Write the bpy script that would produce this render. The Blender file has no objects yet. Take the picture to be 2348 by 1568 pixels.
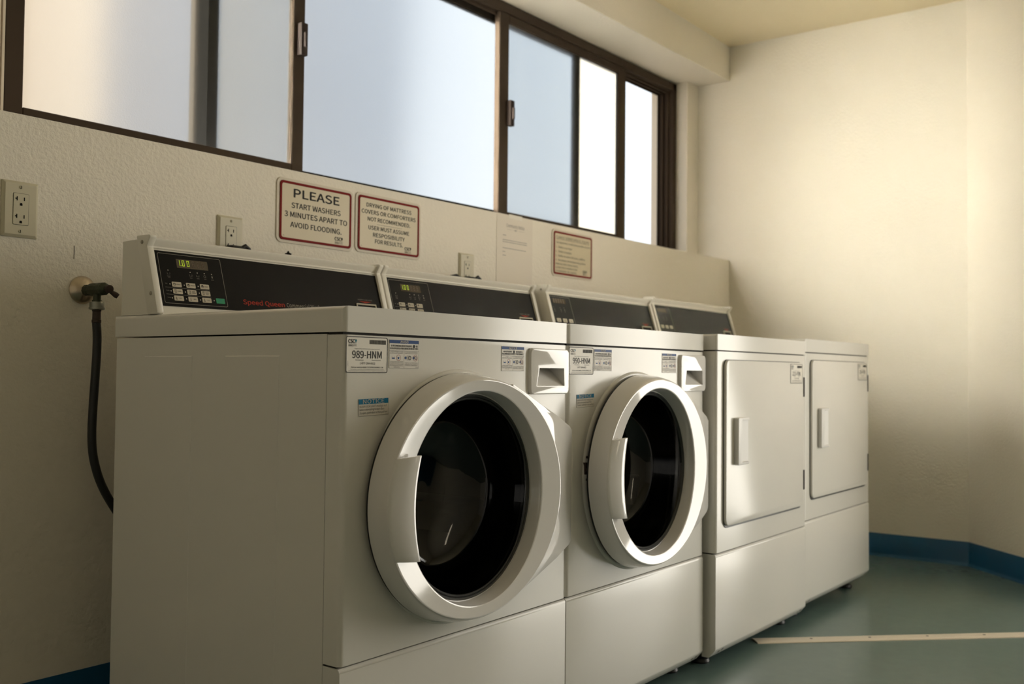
import bpy, bmesh, math, os, random
from mathutils import Vector, Matrix
S = bpy.context.scene
COL = S.collection
random.seed(4)

# ------------------------------------------------------------------ camera, sky, sun, exposure
cam_d = bpy.data.cameras.new('camera'); cam = bpy.data.objects.new('camera', cam_d); COL.objects.link(cam)
YAW, PITCH, ROLL = 0.92788, 0.030885, 0.0096396
fwd = Vector((math.sin(YAW)*math.cos(PITCH), math.cos(YAW)*math.cos(PITCH), math.sin(PITCH)))
r0 = Vector((math.cos(YAW), -math.sin(YAW), 0)); u0 = r0.cross(fwd)
rr = math.cos(ROLL)*r0 + math.sin(ROLL)*u0; uu = -math.sin(ROLL)*r0 + math.cos(ROLL)*u0
cam.matrix_world = Matrix(((rr.x, uu.x, -fwd.x, -1.18367), (rr.y, uu.y, -fwd.y, -1.24232), (rr.z, uu.z, -fwd.z, 0.8145), (0, 0, 0, 1)))
cam_d.sensor_width = 36; cam_d.lens = 2297.3/2348*36; cam_d.clip_start = 0.05; cam_d.clip_end = 200
cam_d.dof.use_dof = True; cam_d.dof.focus_distance = 2.0; cam_d.dof.aperture_fstop = 4.5
S.camera = cam
S.view_settings.view_transform = 'Standard'; S.view_settings.look = 'None'
S.view_settings.gamma = 1; S.view_settings.use_curve_mapping = False
S.view_settings.exposure = 0.12
S.cycles.sample_clamp_indirect = 40.0; S.cycles.transparent_max_bounces = 16
wd = bpy.data.worlds.new('sky'); S.world = wd; wd.use_nodes = True
wt = wd.node_tree; bg = wt.nodes['Background']
# hazy sky plus an added bright lobe, lighting the room through the unseen doorway
def wn(k): return wt.nodes.new(k)
wc = wn('ShaderNodeTexCoord'); dt = wn('ShaderNodeVectorMath'); dt.operation = 'DOT_PRODUCT'; dt.inputs[1].default_value = (0.74, -0.67, 0.0)
mr = wn('ShaderNodeMapRange'); mr.interpolation_type = 'SMOOTHSTEP'; mr.inputs[1].default_value = 0.35; mr.inputs[2].default_value = 0.75
wm = wn('ShaderNodeMix'); wm.data_type = 'RGBA'; wm.clamp_factor = True
SKY, DOOR_LOBE = 1.27, 8.2
wm.inputs[6].default_value = (0.90*SKY, 0.95*SKY, 1.0*SKY, 1); wm.inputs[7].default_value = (1.0*DOOR_LOBE, 0.95*DOOR_LOBE, 0.85*DOOR_LOBE, 1)
wt.links.new(wc.outputs['Generated'], dt.inputs[0]); wt.links.new(dt.outputs['Value'], mr.inputs[0]); 
sz = wn('ShaderNodeSeparateXYZ'); mz = wn('ShaderNodeMapRange'); mz.interpolation_type = 'SMOOTHSTEP'
mz.inputs[1].default_value = 0.50; mz.inputs[2].default_value = 0.25; mm = wn('ShaderNodeMath'); mm.operation = 'MULTIPLY'
wt.links.new(wc.outputs['Generated'], sz.inputs[0]); wt.links.new(sz.outputs['Z'], mz.inputs[0])
wt.links.new(mr.outputs[0], mm.inputs[0]); wt.links.new(mz.outputs[0], mm.inputs[1]); wt.links.new(mm.outputs[0], wm.inputs[0])
wt.links.new(wm.outputs[2], bg.inputs[0]); bg.inputs[1].default_value = 1.0
pd = bpy.data.lights.new('doorway_portal', 'AREA'); po_ = bpy.data.objects.new('doorway_portal', pd); COL.objects.link(po_)
pd.shape = 'RECTANGLE'; pd.size = 2.05; pd.size_y = 1.12; pd.cycles.is_portal = True
po_.location = (3.10, -1.39, 1.03); po_.rotation_euler = (0, math.radians(90), 0)
sun_d = bpy.data.lights.new('sun', 'SUN'); sun = bpy.data.objects.new('sun', sun_d); COL.objects.link(sun)
sdir = Vector((2.85, -2.30, -0.38)).normalized()      # low sun beyond the window, raking in towards the far corner
sun.rotation_euler = sdir.to_track_quat('-Z', 'Y').to_euler(); sun.location = (-8, 9, 6)
sun_d.energy = 29.0; sun_d.color = (1.0, 0.905, 0.755); sun_d.angle = math.radians(0.6)

# ------------------------------------------------------------------ materials
def mat(name, col, rough=0.5, metal=0.0, bump=None, bscale=200, bdist=0.001, spec=0.5, coat=0, emit=None, es=0, var=0.0, vscale=3, alpha=None):
    m = bpy.data.materials.new(name); m.use_nodes = True; nt = m.node_tree; b = nt.nodes['Principled BSDF']
    b.inputs['Base Color'].default_value = (*col, 1); b.inputs['Roughness'].default_value = rough
    b.inputs['Metallic'].default_value = metal; b.inputs['Specular IOR Level'].default_value = spec
    b.inputs['Coat Weight'].default_value = coat
    if emit: b.inputs['Emission Color'].default_value = (*emit, 1); b.inputs['Emission Strength'].default_value = es
    tc = None
    if bump or var: tc = nt.nodes.new('ShaderNodeTexCoord')
    if var:
        n = nt.nodes.new('ShaderNodeTexNoise'); n.inputs['Scale'].default_value = vscale; n.inputs['Detail'].default_value = 6
        nt.links.new(tc.outputs['Object'], n.inputs['Vector'])
        mx = nt.nodes.new('ShaderNodeMix'); mx.data_type = 'RGBA'
        mx.inputs[6].default_value = (*[c*(1-var) for c in col], 1); mx.inputs[7].default_value = (*[min(1, c*(1+var)) for c in col], 1)
        nt.links.new(n.outputs['Fac'], mx.inputs[0]); nt.links.new(mx.outputs[2], b.inputs['Base Color'])
    if bump:
        n2 = nt.nodes.new('ShaderNodeTexNoise'); n2.inputs['Scale'].default_value = bscale; n2.inputs['Detail'].default_value = 3
        nt.links.new(tc.outputs['Object'], n2.inputs['Vector'])
        bp = nt.nodes.new('ShaderNodeBump'); bp.inputs['Strength'].default_value = bump; bp.inputs['Distance'].default_value = bdist
        nt.links.new(n2.outputs['Fac'], bp.inputs['Height']); nt.links.new(bp.outputs['Normal'], b.inputs['Normal'])
    return m
M = {}
M['wall'] = mat('cream_wall_paint', (0.85, 0.80, 0.70), 0.55, bump=0.55, bscale=125, bdist=0.0035, spec=0.3)
M['ceil'] = mat('yellowed_ceiling_paint', (0.90, 0.80, 0.58), 0.7, bump=0.2, bscale=60, bdist=0.003)
M['base'] = mat('blue_vinyl_base', (0.007, 0.085, 0.20), 0.35)
M['enamel'] = mat('white_enamel', (0.78, 0.76, 0.71), 0.20, spec=0.35, bump=0.05, bscale=350, bdist=0.0006)
M['plastic'] = mat('white_gloss_plastic', (0.78, 0.76, 0.735), 0.055, spec=0.55)
M['satin_white'] = mat('white_satin_handle', (0.80, 0.78, 0.755), 0.40)
M['satin'] = mat('white_satin_plastic', (0.80, 0.77, 0.69), 0.35)
M['black'] = mat('black_panel_film', (0.009, 0.008, 0.0065), 0.45, spec=0.10)
M['rubber'] = mat('black_rubber', (0.012, 0.012, 0.013), 0.45)
M['cable'] = mat('black_cord', (0.008, 0.008, 0.009), 0.5)
M['boot'] = mat('dark_grey_gasket', (0.05, 0.052, 0.05), 0.4)
M['drum'] = mat('drum_steel', (0.07, 0.07, 0.068), 0.35, metal=1.0)
M['gap'] = mat('dark_gap', (0.02, 0.018, 0.014), 0.8)
M['bronze'] = mat('bronze_anodised_frame', (0.060, 0.044, 0.032), 0.75, spec=0.08)
M['bronze_dark'] = mat('dark_bronze_frame', (0.020, 0.017, 0.013), 0.8, spec=0.05)
M['latch'] = mat('dark_latch', (0.035, 0.024, 0.02), 0.6, spec=0.15)
M['ivory'] = mat('ivory_plastic', (0.60, 0.56, 0.42), 0.35)
M['slot'] = mat('slot_black', (0.01, 0.009, 0.008), 0.7, spec=0.12)
M['steel'] = mat('screw_steel', (0.35, 0.33, 0.28), 0.35, metal=0.9)
M['chrome'] = mat('worn_chrome', (0.55, 0.47, 0.37), 0.28, metal=1.0)
M['brass'] = mat('tarnished_brass', (0.055, 0.062, 0.036), 0.5, metal=0.4, bump=0.5, bscale=120, bdist=0.002, var=0.5, vscale=60)
M['rusty'] = mat('rusted_knob', (0.05, 0.032, 0.025), 0.55, metal=0.3)
M['galv'] = mat('galvanised_nut', (0.28, 0.29, 0.26), 0.35, metal=0.9)
M['cream'] = mat('sign_cream', (0.66, 0.585, 0.42), 0.35, spec=0.25)
M['acrylic'] = mat('sign_backing', (0.70, 0.64, 0.53), 0.4, spec=0.2)
M['red'] = mat('sign_red', (0.20, 0.006, 0.005), 0.55, spec=0.10)
M['ink'] = mat('black_ink', (0.015, 0.014, 0.013), 0.5, spec=0.12)
M['grey_ink'] = mat('grey_ink', (0.25, 0.24, 0.23), 0.6, spec=0.12)
M['label'] = mat('label_stock', (0.80, 0.76, 0.68), 0.4, spec=0.25)
M['pale_label'] = mat('pale_label_stock', (0.72, 0.68, 0.61), 0.4, spec=0.25)
M['paper'] = mat('white_paper', (0.79, 0.73, 0.64), 0.7)
M['tape'] = mat('clear_tape', (0.90, 0.86, 0.78), 0.25)
M['navy'] = mat('navy_print', (0.010, 0.055, 0.21), 0.4, spec=0.12)
M['sky_blue'] = mat('blue_print', (0.012, 0.19, 0.36), 0.4, spec=0.12)
M['teal'] = mat('teal_print', (0.02, 0.20, 0.28), 0.4, spec=0.12)
M['pink'] = mat('red_ring_print', (0.42, 0.13, 0.12), 0.5, spec=0.12)
M['white_ink'] = mat('white_ink', (0.62, 0.58, 0.50), 0.5, spec=0.12)
M['pale_ink'] = mat('pale_ink', (0.30, 0.28, 0.24), 0.5, spec=0.12)
M['red_ink'] = mat('red_logo_ink', (0.34, 0.035, 0.018), 0.5, spec=0.12)
M['button'] = mat('button_film', (0.58, 0.53, 0.43), 0.45, spec=0.12)
M['green'] = mat('green_button', (0.0, 0.20, 0.085), 0.45, emit=(0.0, 0.5, 0.2), es=0.04)
M['display'] = mat('display_window', (0.07, 0.05, 0.028), 0.2)
M['ghost'] = mat('unlit_segment', (0.11, 0.07, 0.05), 0.3)
M['lit'] = mat('lit_segment', (0.1, 0.12, 0.0), 0.4, emit=(0.55, 0.75, 0.02), es=0.75)
M['strip'] = mat('cream_transition_strip', (0.74, 0.66, 0.54), 0.35)
M['concrete'] = mat('pale_concrete', (0.45, 0.43, 0.40), 0.9)
M['peach'] = mat('peach_stucco', (0.44, 0.385, 0.32), 0.9)
M['greyblue'] = mat('grey_stucco', (0.13, 0.16, 0.215), 0.9)
M['stucco'] = mat('brown_stucco', (0.30, 0.24, 0.19), 0.9)
M['leaf'] = mat('foliage', (0.10, 0.16, 0.05), 0.8)

# floor: green-grey speckled sheet vinyl
mf = mat('green_vinyl_floor', (0.13, 0.195, 0.18), 0.22, bump=0.05, bscale=40, bdist=0.002, var=0.07, vscale=25); M['floor'] = mf
# obscure glass: a pebbled face that scatters forward, and a smooth clear outer face
g = bpy.data.materials.new('obscure_glass'); g.use_nodes = True; nt = g.node_tree; nt.nodes.clear(); N = nt.nodes.new; LK = nt.links.new
out = N('ShaderNodeOutputMaterial'); tc = N('ShaderNodeTexCoord'); vo = N('ShaderNodeTexVoronoi'); vo.inputs['Scale'].default_value = 230
bp = N('ShaderNodeBump'); bp.inputs['Strength'].default_value = 0.12; bp.inputs['Distance'].default_value = 0.002
LK(tc.outputs['Object'], vo.inputs['Vector']); LK(vo.outputs['Distance'], bp.inputs['Height'])
def refr(col, ior, ro):
    n = N('ShaderNodeBsdfRefraction'); n.inputs['Color'].default_value = (*col, 1); n.inputs['IOR'].default_value = ior; n.inputs['Roughness'].default_value = ro; n.distribution = 'BECKMANN'
    LK(bp.outputs['Normal'], n.inputs['Normal']); return n
def mixs(f, a_, b_):
    n = N('ShaderNodeMixShader'); n.inputs[0].default_value = f; LK(a_.outputs[0], n.inputs[1]); LK(b_.outputs[0], n.inputs[2]); return n
tl = N('ShaderNodeBsdfTranslucent'); tl.inputs['Color'].default_value = (0.80, 0.82, 0.84, 1)
gl = N('ShaderNodeBsdfGlossy'); gl.inputs['Roughness'].default_value = 0.3; LK(bp.outputs['Normal'], gl.inputs['Normal'])
lobe = mixs(0.48, refr((.84, .87, .89), 1.12, .42), refr((.84, .87, .89), 1.60, .88))
fin_ = mixs(0.04, mixs(0.008, lobe, tl), gl); LK(fin_.outputs[0], out.inputs[0])
M['frost'] = g
g = bpy.data.materials.new('clear_glass_face'); g.use_nodes = True; nt = g.node_tree; nt.nodes.clear(); N = nt.nodes.new; LK = nt.links.new
out = N('ShaderNodeOutputMaterial'); tr = N('ShaderNodeBsdfTransparent'); tr.inputs[0].default_value = (.96, .97, .97, 1); LK(tr.outputs[0], out.inputs[0])
M['clear'] = g
# dark tinted door glass
g = bpy.data.materials.new('tinted_door_glass'); g.use_nodes = True; nt = g.node_tree; nt.nodes.clear()
out = nt.nodes.new('ShaderNodeOutputMaterial'); tr = nt.nodes.new('ShaderNodeBsdfTransparent'); gl = nt.nodes.new('ShaderNodeBsdfGlossy')
lw = nt.nodes.new('ShaderNodeLayerWeight'); lw.inputs[0].default_value = 0.5; pw = nt.nodes.new('ShaderNodeMath'); pw.operation = 'POWER'; pw.inputs[1].default_value = 5.0
fr = nt.nodes.new('ShaderNodeMath'); fr.operation = 'MULTIPLY_ADD'; fr.inputs[1].default_value = 0.955; fr.inputs[2].default_value = 0.045
nt.links.new(lw.outputs['Facing'], pw.inputs[0]); nt.links.new(pw.outputs[0], fr.inputs[0]); mx = nt.nodes.new('ShaderNodeMixShader')
tr.inputs[0].default_value = (0.13, 0.128, 0.12, 1); gl.inputs['Roughness'].default_value = 0.03
nt.links.new(fr.outputs[0], mx.inputs[0]); nt.links.new(tr.outputs[0], mx.inputs[1]); nt.links.new(gl.outputs[0], mx.inputs[2]); nt.links.new(mx.outputs[0], out.inputs[0])
M['glass'] = g

# ------------------------------------------------------------------ helpers
class G:
    def __init__(s): s.v = []; s.f = []
    def add(s, vs, fs):
        o = len(s.v); s.v += [tuple(p) for p in vs]; s.f += [tuple(i+o for i in f) for f in fs]; return s
    def box(s, a, b):
        x0, y0, z0 = a; x1, y1, z1 = b
        return s.add([(x0,y0,z0),(x1,y0,z0),(x1,y1,z0),(x0,y1,z0),(x0,y0,z1),(x1,y0,z1),(x1,y1,z1),(x0,y1,z1)],
                     [(0,3,2,1),(4,5,6,7),(0,1,5,4),(1,2,6,5),(2,3,7,6),(3,0,4,7)])
    def hexa(s, bot, top):
        return s.add(list(bot)+list(top), [(0,3,2,1),(4,5,6,7),(0,1,5,4),(1,2,6,5),(2,3,7,6),(3,0,4,7)])
    def prism(s, poly, a, b, fn):
        n = len(poly)
        return s.add([fn(p, a) for p in poly]+[fn(p, b) for p in poly],
                     [tuple(range(n-1, -1, -1)), tuple(range(n, 2*n))]+[(i, (i+1) % n, n+(i+1) % n, n+i) for i in range(n)])
    def xprism(s, yz, x0, x1): return s.prism(yz, x0, x1, lambda p, t: (t, p[0], p[1]))
    def zprism(s, xy, z0, z1): return s.prism(xy, z0, z1, lambda p, t: (p[0], p[1], t))
    def yprism(s, xz, y0, y1): return s.prism(xz, y0, y1, lambda p, t: (p[0], t, p[1]))
    def rings(s, rs, closed=False, caps=True):
        n = len(rs[0]); vs = [p for r in rs for p in r]; fs = []
        m = len(rs)
        for k in range(m if closed else m-1):
            k2 = (k+1) % m
            for i in range(n): fs.append((k*n+i, k*n+(i+1) % n, k2*n+(i+1) % n, k2*n+i))
        if caps and not closed: fs += [tuple(range(n-1, -1, -1)), tuple((m-1)*n+i for i in range(n))]
        return s.add(vs, fs)
    def lathe(s, prof, o, ax, n=32, closed=False, caps=True):
        ax = Vector(ax).normalized(); a = ax.orthogonal().normalized(); b = ax.cross(a); o = Vector(o)
        return s.rings([[tuple(o+ax*h+(a*math.cos(t)+b*math.sin(t))*r) for t in [2*math.pi*i/n for i in range(n)]] for r, h in prof], closed, caps)
    def tube(s, pts, r, n=12):
        pts = [Vector(p) for p in pts]; rs = []; prev = None
        for i, p in enumerate(pts):
            d = (pts[min(i+1, len(pts)-1)]-pts[max(i-1, 0)]).normalized()
            a = d.orthogonal().normalized() if prev is None else (prev-d*prev.dot(d)).normalized()
            prev = a; b = d.cross(a); q = r[i] if isinstance(r, (list, tuple)) else r
            rs.append([tuple(p+(a*math.cos(2*math.pi*k/n)+b*math.sin(2*math.pi*k/n))*q) for k in range(n)])
        return s.rings(rs)
def rrect(x0, y0, x1, y1, r, n=5):
    P = []
    for cx, cy, a0 in ((x1-r, y0+r, -90), (x1-r, y1-r, 0), (x0+r, y1-r, 90), (x0+r, y0+r, 180)):
        for k in range(n+1):
            t = math.radians(a0+90*k/n); P.append((cx+r*math.cos(t), cy+r*math.sin(t)))
    return P
def frame2(g, o, i, z0, z1):
    n = len(o)
    return g.rings([[(*p, z0) for p in o], [(*p, z1) for p in o], [(*p, z1) for p in i], [(*p, z0) for p in i]], closed=True)
def mesh(name, g, bevel=0, seg=2, smooth=35, angle=30, pick=None):
    me = bpy.data.meshes.new(name); bm = bmesh.new()
    vs = [bm.verts.new(p) for p in g.v]
    for f in g.f:
        try: bm.faces.new([vs[i] for i in f])
        except ValueError: pass
    bmesh.ops.recalc_face_normals(bm, faces=bm.faces)
    if bevel:
        es = [e for e in bm.edges if len(e.link_faces) == 2 and e.calc_face_angle(0) > math.radians(angle) and (pick is None or pick(e))]
        bmesh.ops.bevel(bm, geom=es, offset=bevel, segments=seg, profile=0.5, affect='EDGES', clamp_overlap=True)
    bm.to_mesh(me); bm.free()
    if smooth:
        for p in me.polygons: p.use_smooth = True
        me.set_sharp_from_angle(angle=math.radians(smooth))
    return me
def obj(name, g, m, parent=None, X=None, label=None, **k):
    me = g if isinstance(g, bpy.types.Mesh) else mesh(name, g, **k)
    if not me.materials: me.materials.append(M[m])
    o = bpy.data.objects.new(name, me); COL.objects.link(o)
    if parent is not None: o.parent = parent
    if X is not None: o.matrix_local = X
    if label: o['label'] = label
    return o
def thing(name, label, cat, loc=(0, 0, 0), group=None, rz=0):
    o = bpy.data.objects.new(name, None); COL.objects.link(o); o.empty_display_size = 0.05
    o.location = loc; o.rotation_euler = (0, 0, rz); o['label'] = label; o['category'] = cat
    if group: o['group'] = group
    return o
def tag(o, label, cat, group=None):
    o['label'] = label; o['category'] = cat
    if group: o['group'] = group
    return o
def struct(name, g, m, parent=None, **k):
    o = obj(name, g, m, parent, **k)
    if parent is None: o['kind'] = 'structure'
    return o
def carve(o, cutters):
    base = bpy.data.objects.new('cut', o.data); COL.objects.link(base); tmp = [base]
    for c in cutters:
        q = bpy.data.objects.new('cut', mesh('cut', c, smooth=0)); COL.objects.link(q); tmp.append(q)
        q.data.materials.append(o.data.materials[0])
        md = base.modifiers.new('b', 'BOOLEAN'); md.operation = 'DIFFERENCE'; md.solver = 'EXACT'; md.object = q
    bpy.context.view_layer.update()
    new = bpy.data.meshes.new_from_object(base.evaluated_get(bpy.context.evaluated_depsgraph_get()))
    m_ = o.data.materials[0]; new.materials.clear(); new.materials.append(m_); o.data = new
    for p in new.polygons: p.use_smooth = True; p.material_index = 0
    new.set_sharp_from_angle(angle=math.radians(30))
    for q in tmp: bpy.data.objects.remove(q)
FACE = Matrix.Rotation(math.pi/2, 4, 'X')           # local x right, y up, z out of a front that faces -y
def at(x, y, z): return Matrix.Translation((x, y, z)) @ FACE

# ---- lettering
try: FONT = bpy.data.fonts.load(os.path.join(bpy.utils.system_resource('DATAFILES'), 'fonts', 'Noto Sans CJK Regular.woff2'))   # ships with Blender
except Exception: FONT = None
_tc = {}
def _fill(body, res):
    c = bpy.data.curves.new('t', 'FONT'); c.body = body; c.size = 1; c.resolution_u = res; c.fill_mode = 'BOTH'
    if FONT: c.font = FONT
    o = bpy.data.objects.new('t', c); me = o.to_mesh()
    r = ([tuple(v.co) for v in me.vertices], [tuple(p.vertices) for p in me.polygons], sum(p.area for p in me.polygons))
    o.to_mesh_clear(); bpy.data.objects.remove(o); bpy.data.curves.remove(c)
    return r
def _right(body): return max(v[0] for v in _fill(body, 1)[0])
def glyph(ch):
    """one letter's faces and advance; of several outlines resolutions the one whose filled area is typical is kept"""
    if ch not in _tc:
        adv = _right('H'+ch+'H')-_right('HH')
        if ch == ' ': _tc[ch] = ([], [], adv)
        else:
            L = sorted((_fill(ch, q) for q in (2, 3, 4, 5, 6, 7, 8)), key=lambda r: r[2]); md = L[3][2]
            ok = [r for r in L if abs(r[2]-md) < .03*md]; ok.sort(key=lambda r: len(r[0]))
            g_ = ok[min(1, len(ok)-1)]; _tc[ch] = (g_[0], g_[1], adv)
    return _tc[ch]
_ts = {}
def glyphs(s):
    if s not in _ts:
        V, F, x = [], [], 0.0
        for ch in s:
            v, f, adv = glyph(ch); o = len(V)
            V += [(p[0]+x, p[1], 0) for p in v]; F += [tuple(i+o for i in q) for q in f]; x += adv
        _ts[s] = (V, F)
    return _ts[s]
CAP = max(v[1] for v in glyphs('H')[0])
def text(g, s, x, y, h, w=None, al='L', bold=0.0, z=0.0, rot=0):
    """letters of cap height h; baseline y; fitted to width w; bold letters are overprinted slightly shifted"""
    vs, fs = glyphs(s)
    if not vs: return g
    x0 = min(v[0] for v in vs); x1 = max(v[0] for v in vs); k = h/CAP; sx = (w/(x1-x0)) if w else k
    W = (x1-x0)*sx; ox = x-{'L': 0, 'C': W/2, 'R': W}[al]; e = bold*h*1.3
    for n_, (dx, dy) in enumerate(((0, 0), (-e, 0), (e, 0), (0, e*.6), (0, -e*.6)) if bold else ((0, 0),)):
        P = [((v[0]-x0)*sx+ox+dx, v[1]*k+y+dy) for v in vs]
        if rot: P = [(x-(q[1]-y), y+(q[0]-x)) for q in P]
        g.add([(p[0], p[1], z+n_*.000008) for p in P], fs)
    return g
def bar(g, x0, y0, x1, y1, z=0.0): return g.add([(x0,y0,z),(x1,y0,z),(x1,y1,z),(x0,y1,z)], [(0,1,2,3)])
def disc(g, cx, cy, r, z=0.0, n=16): return g.add([(cx+r*math.cos(2*math.pi*i/n), cy+r*math.sin(2*math.pi*i/n), z) for i in range(n)], [tuple(range(n))])
def ring(g, cx, cy, r, t, z=0.0, n=24):
    a = [(cx+r*math.cos(2*math.pi*i/n), cy+r*math.sin(2*math.pi*i/n), z) for i in range(n)]
    b = [(cx+(r-t)*math.cos(2*math.pi*i/n), cy+(r-t)*math.sin(2*math.pi*i/n), z) for i in range(n)]
    return g.rings([a, b], caps=False)
def emblem(g, cx, cy, h, z=0.0):
    """a small hand-like sprig: a leaning stem with four leaf fingers"""
    for a, l, w in ((-38, .50, .13), (-12, .62, .14), (14, .62, .14), (40, .46, .13)):
        t = math.radians(90-a); dx, dy = math.cos(t), math.sin(t); px, py = -dy, dx
        bx, by = cx-.02*h, cy-.12*h
        P = [(bx, by)]+[(bx+dx*l*h*q+px*s*w*h, by+dy*l*h*q+py*s*w*h) for q, s in ((.3, -.5), (.7, -1), (.9, -.6))]+[(bx+dx*l*h, by+dy*l*h)]+[(bx+dx*l*h*q+px*s*w*h, by+dy*l*h*q+py*s*w*h) for q, s in ((.9, .3), (.7, .5), (.3, .3))]
        g.add([(p[0], p[1], z) for p in P], [tuple(range(len(P)))])
    g.add([(cx-.22*h, cy-.02*h, z), (cx-.02*h, cy-.5*h, z), (cx+.14*h, cy-.10*h, z)], [(0, 1, 2)])
    return g

# ------------------------------------------------------------------ the room
def sill(x): return 1.364+0.0075*x
def soffit(x): return 2.2517+0.014*x
CEIL = 2.474; XR = 3.4928; XL = -2.5; YF = -2.6; YB = 0.9
struct('floor', G().box((XL-.1, YF-.1, -.08), (XR+.1, 1.28, 0)), 'floor')
struct('ceiling', G().box((XL-.1, YF-.1, CEIL), (XR+.1, 1.28, CEIL+5.5)), 'ceil')  # height above the room is added to shield the houses from the sky lobe
a, b = XL-.1, XR
struct('wall_back', G().hexa([(a,YB,0),(b,YB,0),(b,1.28,0),(a,1.28,0)], [(a,YB,sill(a)),(b,YB,sill(b)),(b,1.28,sill(b)),(a,1.28,sill(a))]), 'wall')
struct('trim_1', G().hexa([(a,YB,soffit(a)),(b,YB,soffit(b)),(b,1.28,soffit(b)),(a,1.28,soffit(a))], [(a,YB,CEIL),(b,YB,CEIL),(b,1.28,CEIL),(a,1.28,CEIL)]), 'wall')
struct('trim_3', G().box((XL-.1, 1.28, soffit(3.4)), (XR+.1, 1.30, CEIL+5.5)).box((XL-.1, 1.28, -.12), (XR+.1, 1.30, 1.35)), 'stucco')  # unseen dark cladding, added to cut sunlight bounced onto the houses
WX0, WX1 = -0.335, 3.371                             # window opening in the upper wall
def upright(x0, x1, y0, y1): return G().hexa([(x0,y0,sill(x0)),(x1,y0,sill(x1)),(x1,y1,sill(x1)),(x0,y1,sill(x0))], [(x0,y0,soffit(x0)),(x1,y0,soffit(x1)),(x1,y1,soffit(x1)),(x0,y1,soffit(x0))])
struct('wall_back_right', upright(WX1, XR, 1.075, 1.28), 'wall')
struct('wall_back_left', upright(XL-.1, WX0, 1.075, 1.28), 'wall')
struct('wall_right', G().box((XR, -.2188, 0), (XR+.1, 1.28, CEIL)), 'wall')
DX, DY = 3.00, -.2188-(XR-3.00)                      # far end of the 45 degree wall
struct('wall_diagonal', G().hexa([(DX,DY,0),(DX+.1,DY-.02,0),(XR+.1,-.24,0),(XR,-.2188,0)], [(DX,DY,CEIL),(DX+.1,DY-.02,CEIL),(XR+.1,-.24,CEIL),(XR,-.2188,CEIL)]), 'wall')
OY0, OY1, OZ = -1.95, -0.83, 2.06                     # open doorway facing the added sky lobe, out of the picture on the right
struct('wall_side', G().box((DX, YF, 0), (DX+.1, OY0, CEIL)).box((DX, OY1, 0), (DX+.1, DY, CEIL)).box((DX, OY0, OZ), (DX+.1, OY1, CEIL)), 'wall')
struct('wall_front', G().box((XL-.1, YF-.1, 0), (DX+.1, YF, CEIL)), 'wall')
struct('wall_left', G().box((XL-.1, YF, 0), (XL, YB, CEIL)), 'wall')
def cove(p, q, h=0.103):
    """vinyl cove base between floor points p and q; the room lies to the left of p->q"""
    d = Vector((q[0]-p[0], q[1]-p[1], 0)); L = d.length; d.normalize(); n = Vector((-d.y, d.x, 0))
    prof = [(0, 0), (.011, 0), (.0105, .003), (.006, .008), (.0035, .016), (.003, h-.002), (.002, h), (0, h)]
    g = G(); o = Vector((p[0], p[1], 0))
    return g.rings([[tuple(o+d*t+n*a_+Vector((0, 0, b_))) for a_, b_ in prof] for t in (0, L)])
struct('baseboard_right', cove((XR, -.2188), (XR, YB)), 'base')
struct('baseboard_diagonal', cove((DX, DY), (XR, -.2188)), 'base')
struct('baseboard_side', cove((DX, YF), (DX, OY0)), 'base')
struct('baseboard_back', cove((XR, YB), (XL, YB), .137), 'base')
# hairline crack in the plaster above the valve
struct('trim_2', G().tube([(.0255, .8995, 1.092), (.0262, .8995, 1.078), (.0255, .8995, 1.062)], .0006, 5), 'gap')

# window_1: a wide three-light bronze slider
def sl(x, z): return z+0.010*(x-2.4)                 # the window runs very slightly out of level
def wbox(g, x0, x1, y0, y1, z0, z1):
    return g.hexa([(x0,y0,sl(x0,z0)),(x1,y0,sl(x1,z0)),(x1,y1,sl(x1,z0)),(x0,y1,sl(x0,z0))], [(x0,y0,sl(x0,z1)),(x1,y0,sl(x1,z1)),(x1,y1,sl(x1,z1)),(x0,y1,sl(x0,z1))])
win = bpy.data.objects.new('window_1', None); COL.objects.link(win); win['kind'] = 'structure'
YW = 1.134
f = G()
wbox(f, 3.333, 3.3705, YW, 1.222, 1.385, 2.283); wbox(f, -.334, -.297, YW, 1.222, 1.38, 2.283)
wbox(f, -.334, 3.3705, YW, 1.222, 2.243, 2.283); wbox(f, -.334, 3.3705, YW, 1.222, 1.380, 1.402)
for yy in (1.158, 1.186, 1.214): wbox(f, 3.321, 3.334, yy, yy+.006, 1.40, 2.245); wbox(f, -.297, 3.333, yy, yy+.006, 2.228, 2.245)
obj('window_frame', f, 'bronze', win, bevel=.002, seg=1)
def sash(name, x0, x1, y0, z0, z1, sw, rb, rt, th=.026, sl_=0, m_='bronze'):
    s = G()
    wbox(s, x0, x0+sw+sl_, y0, y0+th, z0, z1); wbox(s, x1-sw, x1, y0, y0+th, z0, z1)
    wbox(s, x0+sw, x1-sw, y0, y0+th, z0, z0+rb); wbox(s, x0+sw, x1-sw, y0, y0+th, z1-rt, z1)
    o = obj(name, s, m_, win, bevel=.0025, seg=1)
    p = G(); wbox(p, x0+sw-.004, x1-sw+.004, y0+.010, y0+.015, z0+rb-.004, z1-rt+.004)
    po = obj('pane', p, 'frost', o, smooth=0); po.data.materials.append(M['clear'])
    for q in po.data.polygons: q.material_index = 0 if q.normal.y < -.9 else 1
    return o
sA = sash('sliding_sash', -.024, .904, 1.140, 1.405, 2.243, .047, .062, .046)
sC = sash('sliding_sash', 1.898, 2.872, 1.140, 1.405, 2.243, .062, .050, .034)
sB = sash('fixed_sash', .524, 2.518, 1.172, 1.402, 2.236, .046, .058, .028, .030, .034, 'bronze_dark')
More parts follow.
